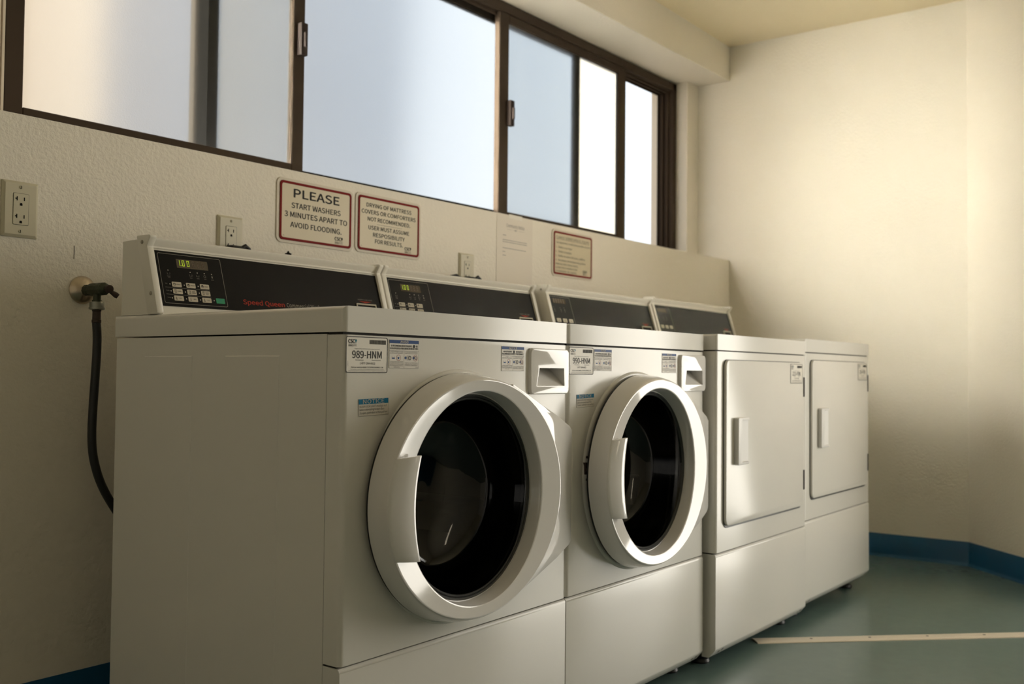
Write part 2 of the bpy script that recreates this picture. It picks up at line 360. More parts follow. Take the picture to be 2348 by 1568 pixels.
fin = G(); wbox(fin, -.030, -.024, 1.139, 1.166, 1.405, 2.243); wbox(fin, -.037, -.033, 1.142, 1.166, 1.405, 2.243)
obj('stile_fin', fin, 'strip', sA)
for o, x in ((sA, .884), (sC, 1.958)):
    l = G().box((x-.013, 1.118, 1.790), (x+.013, 1.141, 1.892)).box((x-.006, 1.108, 1.815), (x+.003, 1.120, 1.862))
    obj('latch', l, 'latch', o, bevel=.003, seg=2)

# outdoors, beyond the glass; two of the houses are added for the light
tag(obj('ground', G().box((-40, 1.30, -.35), (60, 60, -.12)), 'concrete'), 'pale paved ground outside the window', 'ground')
bpy.data.objects['ground']['kind'] = 'structure'
def building(name, label, foot_, h, m):
    cx = sum(p[0] for p in foot_)/len(foot_); cy = sum(p[1] for p in foot_)/len(foot_)
    t = thing(name, label, 'building', (cx, cy, -.12)); f2 = [(p[0]-cx, p[1]-cy) for p in foot_]
    obj('wall', G().zprism(f2, 0, h), m, t)
    obj('parapet', G().zprism([(p[0]*1.05, p[1]*1.05) for p in f2], h, h+.18), m, t)
    return t
building('house', 'peach stucco house added to block sun at the open right end, blurred behind the left frosted pane', [(-.95, 3.65), (1.10, 3.65), (2.5, 5.6), (0.5, 5.6)], 5.2, 'peach')  # added sun blocker for the open right end of the window
building('house', 'pale grey stucco house blurred behind the left and middle frosted panes', [(2.2, 6), (5.6, 6), (5.2, 6.6), (2.6, 6.6)], 6.2, 'greyblue')
M['pale_stucco'] = mat('cream_stucco', (0.31, 0.285, 0.23), 0.9)
building('house', 'cream house added to brighten the view through the right frosted pane', [(9.5, 5.7), (13, 7.9), (13, 9.2), (9.5, 7.6)], 8.0, 'pale_stucco')  # made-up sunlit building, put here to brighten the right pane
pl = G().box((5.51, 2.2, -.12), (5.85, 2.45, 3.4)); tag(obj('pillar', pl, 'peach', bevel=.01), 'peach stucco pillar outside the open right end of the window', 'pillar')

# ------------------------------------------------------------------ lettering blocks shared by stickers and signs
def csc(gk, ge, x, y, h, col=True):
    """CSC with its sprig and a small SERVICEWORKS beneath; y is the baseline of CSC"""
    text(gk, 'CSC', x, y, h, h*2.40, bold=.065); emblem(ge, x+h*2.85, y+h*.5, h*1.25)
    bar(gk, x, y-h*.32, x+h*3.2, y-h*.26); text(gk, 'SERVICE', x, y-h*.95, h*.5, h*1.75, bold=.02)
    gg = G(); text(gg, 'WORKS', x+h*1.8, y-h*.95, h*.5, h*1.4); return gg
E0 = .0004
def plate(par, name, x, y, z, w, h, m, r=.001, rot=0):
    X = at(x, y, z)
    if rot: X = X @ Matrix.Rotation(math.radians(rot), 4, 'Z')
    return obj(name, G().zprism(rrect(0, 0, w, h, r, 4), 0, E0), m, par, X, smooth=0)
def ink(par, name, g, m, dz=E0+.0002):
    return obj(name, g, m, par, Matrix.Translation((0, 0, dz)), smooth=0)
def asset_sticker(par, x, y, z, num, small=False):
    p = plate(par, 'asset_sticker', x, y, z, .1010, .0622, 'label', .004)
    gb = frame2(G(), rrect(0, 0, .101, .0622, .004, 4), rrect(.0013, .0013, .0997, .0609, .003, 4), 0, .0003)
    ink(p, 'sticker_border', gb, 'ink', E0)
    k, e, bc = G(), G(), G()
    wk = csc(k, e, .0055, .0508, .0062); ink(p, 'works_lettering', wk, 'grey_ink')
    xx = .056
    for i in range(34):
        w = random.choice((.0006, .0009, .0013)); bar(bc, xx, .0498, xx+w, .0572); xx += w+random.choice((.0004, .0006))
        if xx > .0955: break
    ink(p, 'barcode', bc, 'ink')
    text(k, 'Please use this machine ID when reporting service', .0505, .0405, .0017, .061, 'C')
    text(k, num, .0505, .0252, .0125, .071, 'C', bold=.022)
    text(k, 'For Service:', .0225, .0209, .0021, .020); text(k, 'Para Servicio:', .062, .0209, .0021, .022)
    text(k, '1-877-264-6622', .0515, .0146, .0036, .037, 'C', bold=.01)
    text(k, 'Visit our website WWW.CSCSERVICEWORKS.COM', .051, .0083, .0023, .078, 'C', bold=.015)
    text(k, 'This machine is owned by CSC ServiceWorks and operated under a written', .051, .0052, .0014, .081, 'C')
    text(k, 'agreement executed or assumed by the owner or management of these premises.', .051, .0028, .0014, .089, 'C')
    text(k, '13017', .0056, .011, .0017, .009, rot=1); text(k, 'CSC 1013-L', .098, .006, .0012, .013, rot=1)
    ink(p, 'sticker_lettering', k, 'ink'); ink(p, 'emblem', e, 'teal')
def soap_sticker(par, x, y, z, spanish):
    W_, H_ = (.0772, .0503)
    p = plate(par, 'detergent_sticker', x, y, z, W_, H_, 'pale_label', .0006)
    ink(p, 'header_band', bar(G(), 0, .0443, W_, H_), 'navy', E0+.0001)
    w = G(); text(w, 'AVISO' if spanish else 'NOTICE', W_/2, .0454, .0038, .021 if spanish else .026, 'C', bold=.03); ink(p, 'header_lettering', w, 'white_ink', E0+.0004)
    k, n, c, c2 = G(), G(), G(), G()
    A = ('SE RECOMIENDA UN DETERGENTE', 'DE', 'ALTA EFICIENCIA PARA UN MEJOR RESULTADO') if spanish else ('HIGH EFFICIENCY', 'DETERGENT IS', 'RECOMMENDED FOR BEST PERFORMANCE')
    if spanish:
        text(k, A[0], .004, .0383, .0032, .055, bold=.03); text(k, A[1], .0698, .0383, .0032, .005, bold=.03); disc(k, .0645, .0398, .003); 
    else:
        text(k, A[0], .006, .0383, .0032, .029, bold=.03); text(k, A[1], .049, .0383, .0032, .023, bold=.03); disc(k, .042, .0398, .003)
    text(k, A[2], W_/2, .0336, .0033, .073, 'C', bold=.03)
    for bx in ((0, .0308, W_, .0312), (.0381, 0, .0385, .031), (0, 0, .0003, H_), (W_-.0003, 0, W_, H_), (0, 0, W_, .0003)): bar(k, *bx)
    L1, R1, L2, R2 = (('SI USA UN PRODUCTO QUE', 'NO ES UN DETERGENTE'), ('SI USA SOLO UN PAQUETE', 'PARA UNA SOLA LAVADA'), ('EVITE EL EXCESO DE ESPUMA', 'USANDO SOLAMENTE LA', 'MITAD DE LA CANTIDAD', 'RECOMENDADA POR EL', 'FABRICANTE'), ('INSERTELO AL TAMBOR DE LA', 'LAVADORA, EN LA PARTE DE', 'LA ROPA AL DISPENSADOR')) if spanish else (
        ('IF USING', 'NON HE DETERGENT'), ('IF USING SINGLE USE', 'LAUNDRY PACKET'), ('AVOID OVERSUDSING', 'BY USING ONLY 1/2 THE', 'AMOUNT RECOMMENDED', 'BY MANUFACTURER'), ('PUT IN WASHER DRUM', 'DO NOT ADD TO', 'DISPENSER DRAWER'))
    for i, s in enumerate(L1): text(k, s, .0185, .0283-.0026*i, .0017, None if len(s) < 10 else .033, 'C')
    for i, s in enumerate(R1): text(k, s, .0575, .0283-.0026*i, .0017, .034, 'C')
    for i, s in enumerate(L2): text(k, s, .019, .0105-.0024*i, .0016, .034 if len(s) > 15 else .015, 'C')
    for i, s in enumerate(R2): text(k, s, .0575, .0088-.0024*i, .0016, .034, 'C')
    # pictograms: cup, crossed-out full cup, pod to drum, crossed-out pod
    bar(n, .0070, .0163, .0138, .0186); bar(k, .0068, .0163, .0072, .0212); bar(k, .0136, .0163, .014, .0212)
    n.add([(.0213, .0205, 0), (.0229, .0195, 0), (.0246, .0195, 0), (.0262, .0207, 0), (.0252, .0160, 0), (.0219, .0160, 0)], [(0, 1, 2, 3, 4, 5)])
    ring(c, .0240, .0186, .0056, .0007)
    for px in (.0422, .0635): n.add([(px-.003, .0186, 0), (px, .0217, 0), (px+.003, .0186, 0), (px, .0155, 0)], [(0, 1, 2, 3)])
    bar(k, .0455, .0148, .0462, .0224); ring(k, .0535, .0186, .0040, .0009); ring(k, .0535, .0186, .0024, .0005); bar(k, .0462, .0219, .0535, .0224); bar(k, .0462, .0148, .0535, .0153); bar(k, .046, .0183, .051, .0189)
    ring(c2, .0685, .0186, .0060, .0007); c2.add([(.0640, .0228, 0), (.0646, .0233, 0), (.0731, .0145, 0), (.0725, .014, 0)], [(0, 1, 2, 3)]); ring(k, .0690, .0186, .0035, .0008)
    text(k, '802103' if spanish else '802102', W_-.002, .0012, .0012, .006, 'R')
    ink(p, 'sticker_lettering', k, 'ink'); ink(p, 'pictogram', n, 'navy'); ink(p, 'prohibition_mark', c, 'pink'); ink(p, 'prohibition_mark', c2, 'pink')
def lock_sticker(par, x, y, z):
    W_, H_ = .0731, .0294
    p = plate(par, 'door_lock_sticker', x, y, z, W_, H_, 'pale_label', .0004, rot=1.6)
    ink(p, 'header_band', bar(G(), 0, .0203, W_, H_), 'sky_blue', E0+.0001)
    w = G(); text(w, 'NOTICE', W_/2, .0216, .0068, .052, 'C', bold=.005); ink(p, 'header_lettering', w, 'white_ink', E0+.0004)
    k = G()
    text(k, 'DOOR LOCK LIGHT must go out', .0025, .0147, .0035, .066); text(k, 'before attempting to open door.', .0025, .0093, .0035, .061); text(k, 'To open, push door in then pull out', .0025, .0037, .0035, .068)
    text(k, '802110', W_-.001, .0006, .0012, .007, 'R')
    for bx in ((0, 0, W_, .0003), (0, 0, .0003, H_), (W_-.0003, 0, W_, H_)): bar(k, *bx)
    ink(p, 'sticker_lettering', k, 'ink')

# ------------------------------------------------------------------ laundry machines
W = .683
ZL0, ZL1, ZM, D = .8816, .9262, .3167, .693
PE = Vector((0, .0366, .1165)).normalized()
PANEL = Matrix(((1, 0, 0, 0), (0, PE.y, -PE.z, .5514), (0, PE.z, PE.y, .945), (0, 0, 0, 1)))    # control panel: u right, v up the slope, n out
def foot(par, x, y):
    f_ = obj('foot', G().lathe([(.010, .045), (.010, .018), (.016, .016), (.025, .012), (.027, .004), (.025, 0)], (x, y, 0), (0, 0, 1), 24), 'rubber', par)
def cabinet(t):
    x0, x1, y0, y1, z0, z1 = .0015, W-.0015, .042, D-.012, .045, ZL0-.003
    c = G().box((x0, y0, z0), (x0+.003, y1, z1)).box((x1-.003, y0, z0), (x1, y1, z1)).box((x0+.003, y1-.003, z0), (x1-.003, y1, z1)).box((x0+.003, y0, z0), (x1-.003, y1-.003, z0+.003))
    for y0, y1 in ((.164, .319), (.420, .580)): c.hexa([(.0016, y0, .10), (.0016, y1, .10), (.0016, y1, .842), (.0016, y0, .842)], [(.0003, y0+.0015, .102), (.0003, y1-.0015, .102), (.0003, y1-.0015, .840), (.0003, y0+.0015, .840)])
    obj('cabinet', c, 'enamel', t, smooth=20)
    obj('inner_frame', G().box((.004, .010, ZM-.006), (W-.004, .040, ZM+.002)).box((.004, .006, ZL0-.006), (W-.004, .040, ZL0-.0005)).box((.004, .036, .05), (.012, .044, ZL0-.006)), 'gap', t)
    lid = G().box((0, -.0015, ZL0), (W, D, ZL1))
    obj('top_lid', lid, 'enamel', t, bevel=.0095, seg=5, pick=lambda e: (e.verts[0].co.z > .92 and e.verts[1].co.z > .92 and abs(e.verts[0].co.x-e.verts[1].co.x) < .01) or (abs(e.verts[0].co.z-e.verts[1].co.z) > .01))
    # service panel below, chamfered at its foot
    prof = [(.041, .030), (.021, .0295), (.0185, .0310), (.0010, .0525), (0, .056), (0, ZM-.010), (.0015, ZM-.005), (.0045, ZM-.0025), (.041, ZM-.0025)]
    sp = G(); xs = [.0015, W-.0015]
    sp.xprism(prof, *xs)
    lp = obj('lower_panel', sp, 'enamel', t, bevel=.008, seg=4, pick=lambda e: abs(e.verts[0].co.x-e.verts[1].co.x) < .001 and abs(e.verts[0].co.z-e.verts[1].co.z) > .05 and e.verts[0].co.y < .01)
    n = Vector((0, -.0215, -.0175)).normalized()
    for x in (.045, W-.045):
        obj('screw', G().lathe([(.0045, -.001), (.0045, .0008), (.003, .0015)], (x, .0105, .0410), n, 12), 'steel', lp)
        obj('screw_hole', G().prism([(x+.016, .0065), (x+.022, .0058), (x+.019, .0130)], 0, .0005, lambda p, q: (p[0], p[1]-q*.8-.0003, .0525-(p[1]-.001)*1.229-q*.6)), 'slot', lp)
    for x in (.06, W-.06): foot(t, x, .075)
    foot(t, .06, D-.08); foot(t, W-.06, D-.08)
def console(t, washer, lit):
    c = obj('control_console', G().xprism([(.5465, .9265), (.5890, 1.0640), (.605, 1.0840), (.674, 1.0828), (.675, .9265)], .0062, W-.0068), 'satin', t)
    vis = [(.640, 1.0872), (.586, 1.0872), (.5815, 1.0862), (.5797, 1.0838), (.5806, 1.0805), (.5895, 1.0695), (.5892, 1.0680), (.5868, 1.0672), (.5862, 1.0655), (.5905, 1.0650), (.600, 1.060), (.640, 1.060)]
    obj('top_rail', G().xprism(vis, .0175, W-.0165), 'satin', c, smooth=50)
    cap = [(.6195, 1.0880), (.6175, 1.0912), (.576, 1.0905), (.5720, 1.0895), (.5708, 1.0870), (.5714, 1.0842), (.5815, 1.0690), (.5820, 1.0665), (.5785, 1.0580), (.5412, .9330), (.5415, .9290), (.5445, .9270), (.5735, .9270), (.5765, .9300)]
    for x0, x1 in ((.0025, .0178), (W-.0168, W-.0018)):
        e = obj('end_cap', G().xprism(cap, x0, x1), 'satin', c, bevel=.0012, seg=2, angle=25)
        for yy, zz in ((.599, 1.0765), (.5645, .9695)):
            for sx, sd in ((x0, -1),) if x0 < .1 else ((x1, 1),):
                obj('screw', G().lathe([(.0042, -.001), (.0042, .0010), (.0030, .0016)], (sx, yy, zz), (sd, 0, 0), 14), 'steel', c)
    obj('control_panel', G().zprism([(.0225, 0), (W-.0140, 0), (W-.0140, .1215), (.0225, .1215)], 0, .0012), 'black', c, PANEL)
    def P(name, g, m, dz=.0014): return obj(name, g, m, c, PANEL @ Matrix.Translation((0, 0, dz)), smooth=0)
    u1 = .1838 if washer else .1405
    P('panel_outline', frame2(G(), rrect(.0277, .0058, u1, .1167, .004, 4), rrect(.0286, .0067, u1-.0009, .1158, .0032, 4), 0, .0002), 'pale_ink', .0012)
    if washer: d0, d1, e0, e1 = .0705, .0868, .1485, .1070
    else: d0, d1, e0, e1 = .0395, .0935, .1122, .1095
    P('display', G().zprism(rrect(d0, d1, e0, e1, .0008, 2), 0, .0004), 'display', .0012)
    seg, gh = G(), G()
    def digit(g, x, on, w=.0056, h=.0130, th=.0011):
        y = (d1+e1)/2-.0068 + .0 ; y += .0012
        R = {'a': (x, y+h-th, x+w, y+h), 'd': (x, y, x+w, y+th), 'g': (x, y+h/2-th/2, x+w, y+h/2+th/2), 'f': (x, y+h/2, x+th, y+h), 'e': (x, y, x+th, y+h/2), 'b': (x+w-th, y+h/2, x+w, y+h), 'c': (x+w-th, y, x+w, y+h/2)}
        for s_ in on: bar(g, *R[s_])
    x = d0+.0028
    if lit:
        digit(seg, x, 'bc'); bar(seg, x+.0072, (d1+e1)/2-.0056, x+.0085, (d1+e1)/2-.0043); digit(seg, x+.0110, 'abcdef'); digit(seg, x+.0228, 'abcdef')
        P('lit_digits', seg, 'lit', .0019)
        for i in range(3): digit(gh, d0+.0385+.0122*i, 'abcdefg')
    else:
        for i in range(5): digit(gh, d0+.004+.0135*i, 'abcdefg')
    P('unlit_digits', gh, 'ghost', .0018)
    wt, dk = G(), G()
    if washer:
        ind = ((.0473, 'INSERT', 'CARD'), (.1011, 'WASH', ''), (.1187, 'RINSE', ''), (.1364, 'SPIN', ''), (.1550, 'DOOR', ''))
        for x, s1, s2 in ind:
            P('indicator_light', disc(G(), x, .0792, .0012), 'white_ink')
            if s1 == 'DOOR': bar(wt, x-.0014, .0700, x+.0014, .0735); ring(wt, x, .0738, .0016, .0005)
            elif s1 == 'SPIN': ring(wt, x, .0722, .0030, .0006)
            else:
                bar(wt, x-.0034, .0700, x-.0029, .0740); bar(wt, x+.0029, .0700, x+.0034, .0740); bar(wt, x-.003, .0700, x+.003, .0704)
            text(wt, s1, x, .0652, .0018, None, 'C'); 
            if s2: text(wt, s2, x, .0627, .0018, None, 'C')
        rows = (('Soil', ('LIGHT', 'MEDIUM', 'HEAVY')), ('Cycle', ('NORMAL', 'PERM PRESS', 'DELICATES KNIT')), ('Temp', ('HOT', 'WARM', 'COLD')))
        for r, (nm, labs) in enumerate(rows):
            y0 = .0432-.0153*r
            text(wt, nm, .0352, y0+.0050, .0022, None)
            for k_, lb in enumerate(labs):
                x0 = .0513+.0343*k_
                P('indicator_light', disc(G(), x0-.0047, y0+.0054, .0013), 'white_ink')
                P('button', G().zprism(rrect(x0, y0, x0+.0227, y0+.0109, .0014, 3), 0, .0006), 'button', .0012)
                if r == 2: bar(dk, x0+.0050, y0+.0030, x0+.0060, y0+.0085); disc(dk, x0+.0055, y0+.0030, .0011)
                elif r == 0:
                    ring(dk, x0+.0055, y0+.0055, .0030, .0008); bar(dk, x0+.0035, y0+.0055, x0+.0075, y0+.0066+.0008*k_)
                else:
                    for q in ((.0028, .0082, .0082, .0090), (.0038, .0022, .0045, .0085), (.0068, .0022, .0075, .0085), (.0038, .0020, .0075, .0027)): bar(dk, x0+q[0], y0+q[1], x0+q[2], y0+q[3])
                ws = lb.split(' ')
                for q, wd_ in enumerate(ws): text(dk, wd_, x0+.0152, y0+(.0044 if len(ws) == 1 else .0060-.0032*q), .0022, .0095 if len(wd_) > 4 else .0066, 'C', bold=.01)
            if r < 2: bar(wt, .0342, y0-.0024, .1438, y0-.0019)
        P('indicator_light', disc(G(), .1499, .0188, .0013), 'white_ink')
        P('start_button', G().zprism(rrect(.1550, .0128, .1772, .0245, .0012, 3), 0, .0006), 'green', .0012)
        gs = G(); text(gs, 'START', .1661, .0194, .0020, .010, 'C'); bar(gs, .1635, .0155, .1687, .0160); P('start_lettering', gs, 'teal', .0020)
        rd = G(); text(rd, 'Speed Queen', .2272, .0160, .0106, .1165, bold=.035); P('logo_lettering', rd, 'red_ink')
        cw = G(); text(cw, 'Commercial Washer', .3503, .0163, .0098, .1150); P('model_lettering', cw, 'pale_ink', .0016)
    else:
        for i, x in enumerate((.0395, .0750, .0968)):
            P('indicator_light', disc(G(), x-.0015, .0800, .0010), 'pale_ink')
            bar(wt, x-.002, .0700, x+.0022, .0706); bar(wt, x-.002, .0740, x+.0022, .0746); bar(wt, x-.001, .0706, x-.0003, .074); text(wt, ('INSERT', 'DRY', 'COOL')[i], x, .0650, .0018, None, 'C')
        for i in range(3):
            x0 = .0382+.0344*i
            P('button', G().zprism(rrect(x0, .0305, x0+.0226, .0428, .0016, 3), 0, .0006), 'button', .0012)
            ring(dk, x0+.0113, .0366, .0026, .0007); bar(dk, x0+.004, .0336, x0+.018, .0342)
    P('panel_lettering', wt, 'pale_ink', .0016); P('button_lettering', dk, 'ink', .0021)
    rd = G(); text(rd, 'INSERT CARD HERE', .6100, .0500, .0026, .0500, 'C'); P('card_lettering', rd, 'red_ink' if not washer else 'pale_ink', .0016)
    tri = G(); tri.add([(.588, .0472, 0), (.632, .0472, 0), (.610, .0425, 0)], [(0, 2, 1)]); P('arrow_mark', tri, 'red_ink', .0016)
    P('card_slot', frame2(G(), rrect(.5760, .012, .6442, .0402, .0015, 3), rrect(.5785, .014, .6417, .0370, .001, 3), 0, .003), 'button', .0010)
    P('slot_mouth', bar(G(), .5785, .014, .6417, .0370), 'slot', .0015)

DC, DZ = .305, .579
def ell(a_, b_, y, cx=DC, n=128): return [(cx+a_*math.cos(2*math.pi*i/n), y, DZ+b_*math.sin(2*math.pi*i/n)) for i in range(n)]
def washer(x, name, label, num, phi):
    t = thing(name, label, 'washing machine', (x, 0, 0), 'front-loading washers along the window wall')
    cabinet(t)
    fp = obj('front_panel', G().box((.0012, 0, ZM+.0012), (W-.0012, .0405, ZL0-.0045)), 'enamel', t, bevel=.010, seg=5, pick=lambda e: abs(e.verts[0].co.z-e.verts[1].co.z) > .1 and e.verts[0].co.y < .01)
    hole = G().rings([ell(.226, .226, -.02, n=96), ell(.226, .226, .06, n=96)])
    carve(fp, [hole, G().box((.5335, -.02, .7705), (.6785, .06, .8665))])
    obj('opening_trim', G().rings([ell(.226, .226, .006, n=96), ell(.226, .226, -.003, n=96), ell(.230, .230, -.006, n=96), ell(.236, .236, -.006, n=96), ell(.241, .241, -.003, n=96), ell(.242, .242, .0003, n=96)], caps=False), 'enamel', t, smooth=60)
    obj('door_boot', G().rings([ell(.2275, .2275, .002, n=64), ell(.222, .222, .020, n=64), ell(.205, .205, .024, n=64), ell(.196, .196, .045, n=64), ell(.200, .200, .075, n=64), ell(.224, .224, .08, n=64)], caps=False), 'boot', t, smooth=60)
    dr = [ell(.222, .222, .082, n=72), ell(.228, .228, .10, n=72), ell(.228, .228, .42, n=72), ell(.20, .20, .45, n=72), ell(.05, .05, .455, n=72)]
    dg = G().rings(dr, caps=False); dg.add(ell(.05, .05, .455, n=72), [tuple(range(72))])
    dm = obj('drum', dg, 'drum', t, smooth=40)
    for k in range(3):
        a_ = math.radians(100+120*k); dx, dz = math.cos(a_), math.sin(a_); px, pz = -dz, dx
        obj('drum_baffle', G().hexa([(DC+dx*.23+px*.045, .11, DZ+dz*.23+pz*.045), (DC+dx*.23-px*.045, .11, DZ+dz*.23-pz*.045), (DC+dx*.23-px*.045, .41, DZ+dz*.23-pz*.045), (DC+dx*.23+px*.045, .41, DZ+dz*.23+pz*.045)],
            [(DC+dx*.165+px*.012, .12, DZ+dz*.165+pz*.012), (DC+dx*.165-px*.012, .12, DZ+dz*.165-pz*.012), (DC+dx*.165-px*.012, .40, DZ+dz*.165-pz*.012), (DC+dx*.165+px*.012, .40, DZ+dz*.165+pz*.012)]), 'drum', dm, bevel=.01, seg=3)
    lt = G().box((.0655, -.0075, .585), (.078, .002, .612)).box((.068, -.012, .592), (.074, -.006, .600)).lathe([(.003, 0), (.003, .002)], (.072, -.006, .624), (0, -1, 0), 10).lathe([(.003, 0), (.003, .002)], (.072, -.006, .573), (0, -1, 0), 10)
    obj('door_latch', lt, 'rusty', t)
    # detergent drawer: rounded fascia with a scooped grip
    dw = obj('detergent_drawer', G().yprism(rrect(.5325, .7695, .6795, .8675, .012, 6), -.0075, .040), 'plastic', t, bevel=.0028, seg=3)
    cup = G().hexa([(.5560, -.02, .7865), (.6605, -.02, .7865), (.6605, -.0045, .7875), (.5560, -.0045, .7875)], [(.5590, -.02, .8265), (.6585, -.02, .8265), (.6560, .030, .8240), (.5800, .030, .8240)])
    carve(dw, [cup])
    # door, hinged at its right edge
    HX, HY = .681, -.012
    door = bpy.data.objects.new('door', None); COL.objects.link(door); door.parent = t
    door.location = (HX, HY, 0); door.rotation_euler = (0, 0, math.radians(phi))
    T = Matrix.Translation((-HX, -HY, 0))
    def part(nm, gg, m_, **k): return obj(nm, gg, m_, door, T, **k)
    def lerp(q):                                      # a loop on the sloping front face, q = 0 at its outer edge and 1 at the opening
        L = []
        for i in range(160):
            a_ = 2*math.pi*i/160; c_, s_ = math.cos(a_), math.sin(a_)
            ro = 1/math.sqrt((c_/.2580)**2+(s_/.2203)**2); w_ = ro-.2030; r_ = ro-w_*q
            L.append((DC+r_*c_, -.0645+.148*w_*q, DZ+r_*s_))
        return L
    def back(r_, dy):
        L = []
        for i, p in enumerate(lerp(1)):
            a_ = 2*math.pi*i/160; L.append((DC+r_*math.cos(a_), p[1]+dy, DZ+r_*math.sin(a_)))
        return L
    E_ = lambda a_, b_, y: ell(a_, b_, y, n=160)
    prof = [E_(.252, .2335, -.0105), E_(.2555, .2350, -.0130), E_(.2570, .2335, -.022), E_(.2585, .2310, -.042), E_(.2603, .2255, -.0590), E_(.2606, .2235, -.0622), E_(.2598, .2217, -.0641), lerp(0), lerp(.04), lerp(.5), lerp(.96), lerp(1), back(.2012, .0010), back(.2003, .0030), E_(.1960, .1962, -.0300), E_(.1935, .1937, -.0285), E_(.1930, .1930, -.0110)]
    part('door_ring', G().rings(prof, closed=True), 'plastic', smooth=24)
    part('gap_ring', G().rings([E_(.2528, .2342, -.0112), E_(.2528, .2342, -.0068), E_(.244, .228, -.0068), E_(.244, .228, -.0112)], closed=True), 'rubber')  # dark ring put in for the shaded gap behind the door ring
    part('glass_rim', G().rings([ell(.1950, .1950, -.0275), ell(.1935, .1935, -.0310), ell(.1915, .1915, -.0320), ell(.1900, .1900, -.0300), ell(.1890, .1890, -.0270), ell(.1872, .1872, -.0300), ell(.1855, .1855, -.0310), ell(.1840, .1840, -.0290), ell(.1830, .1830, -.0240)], caps=False), 'boot', smooth=60)
    bowl = [(.1835, -.0290), (.181, -.022), (.174, .010), (.168, .040), (.160, .062), (.145, .078), (.115, .088), (.07, .093), (.02, .0945)]
    gg = G().rings([ell(r_, r_, y_, n=96) for r_, y_ in bowl], caps=False); gg.add(ell(.02, .02, .0945, n=96), [tuple(range(96))])
    part('door_glass', gg, 'glass', smooth=60)
    # hinge cover: a wing running from the ring to the hinge edge
    arc = [(DC+.235*math.cos(a_), DZ+.214*math.sin(a_)) for a_ in [math.radians(q) for q in range(-64, 65, 8)]]
    P = [(.4180, .7925), (.6120, .7230), (.6700, .6985), (.6815, .6880), (.6815, .4460), (.6700, .4380), (.6120, .4180), (.4180, .3655)]+arc
    def wy(px): return -.0145-(.6815-px)*.125 if px < .6815 else -.0145
    wing = G(); n_ = len(P)
    wing.add([(p[0], wy(p[0]), p[1]) for p in P]+[(p[0], -.009, p[1]) for p in P], [tuple(range(n_)), tuple(range(2*n_-1, n_-1, -1))]+[(i, (i+1) % n_, n_+(i+1) % n_, n_+i) for i in range(n_)])
    part('hinge_cover', wing, 'plastic', bevel=.0015, seg=2)
    hg = G()
    for k in range(17): hg.lathe([(.0022, 0), (.0028, .0006), (.0028, .0131), (.0022, .0137)], (.6838, -.0105, .450+.0141*k), (0, 0, 1), 10)
    part('hinge', hg, 'satin')
    # handle: a curved grip plate over the left of the ring
    rows_, nv, nh = [], 15, 8
    for i in range(nv):
        s_ = -1+2*i/(nv-1); z_ = DZ+.0875*s_; zz = .0875*s_
        xl = DC-.2598*math.sqrt(max(0, 1-(zz/.2228)**2)); xr = .1010+.0145*s_*s_
        front, back = [], []
        for k in range(nh):
            q = k/(nh-1); xx = xl+(xr-xl)*q; yb = -.0640+.0085*max(0, q-.1)*0
            fy = -.0650-.0125*math.sin(min(1, q*1.15)*math.pi/2)
            dz_ = -.004*(1-q)*s_*0
            front.append((xx, fy, z_+.004*q*s_)); back.append((xx, fy+.0085 if q > .55 else -.0600, z_+.004*q*s_))
        rows_.append(front+back[::-1])
    part('handle', G().rings(rows_), 'plastic', bevel=.0012, seg=2, angle=50, smooth=45)
    console(t, True, True)
    asset_sticker(t, .0036+.0015, -.0003, .8123, num); soap_sticker(t, .1105, -.0003, .8213, True); soap_sticker(t, .4390, -.0003, .8185, False)
    lock_sticker(t, .0372, -.0003, .7372)
    return t
washer(0, 'washing_machine', 'nearest white front-loading washer, number 989-HNM, beside the hose valve', '989-HNM', 0)
washer(W, 'washing_machine', 'second white front-loading washer, number 990-HNM, its round door slightly ajar', '990-HNM', 1.1)

def dryer(x, y, dz, label, num):
    t = thing('clothes_dryer', label, 'dryer', (x, y, 0), 'front-loading dryers along the window wall')
    cabinet(t)
    obj('front_panel', G().box((.0012, 0, ZM+.0012), (W-.0012, .0405, ZL0-.0035)), 'enamel', t, bevel=.010, seg=5, pick=lambda e: abs(e.verts[0].co.z-e.verts[1].co.z) > .1 and e.verts[0].co.y < .01)
    obj('door_gap', G().yprism(rrect(.0464, .3815, .6383, .8562, .021, 5), -.0020, .001), 'boot', t)  # dark sheet standing in for the shaded gap around and below the door
    door = obj('door', G().yprism(rrect(.0472, .3882, .6367, .8540, .020, 6), -.0095, -.0012), 'enamel', t, bevel=.0022, seg=3)
    h = obj('handle', G().yprism(rrect(.0985, .5560, .1745, .6905, .005, 4), -.0240, -.0085), 'satin_white', door, bevel=.0025, seg=2)
    carve(h, [G().hexa([(.1190, -.04, .5605), (.1800, -.04, .5605), (.1800, -.0205, .5640), (.1270, -.0100, .5640)], [(.1190, -.04, .6860), (.1800, -.04, .6860), (.1800, -.0205, .6825), (.1270, -.0100, .6825)])])
    for z0 in (.7430, .4400): obj('hinge', G().box((.6395, -.0105, z0), (.6470, -.0005, z0+.064)), 'latch', door, bevel=.001, seg=1)
    asset_sticker(door, .5235, -.0098, .7868, num)
    console(t, False, False)
    for ch in t.children:
        if ch.name.split('.')[0] != 'foot': ch.location.z += dz
    return t
dryer(1.38454, -.02763, .0026, 'white front-loading dryer next to the second washer', '223-F0K')
dryer(2.0905, -.01521, .0130, 'farthest white front-loading dryer, at the blue-based corner', '224-F0K')

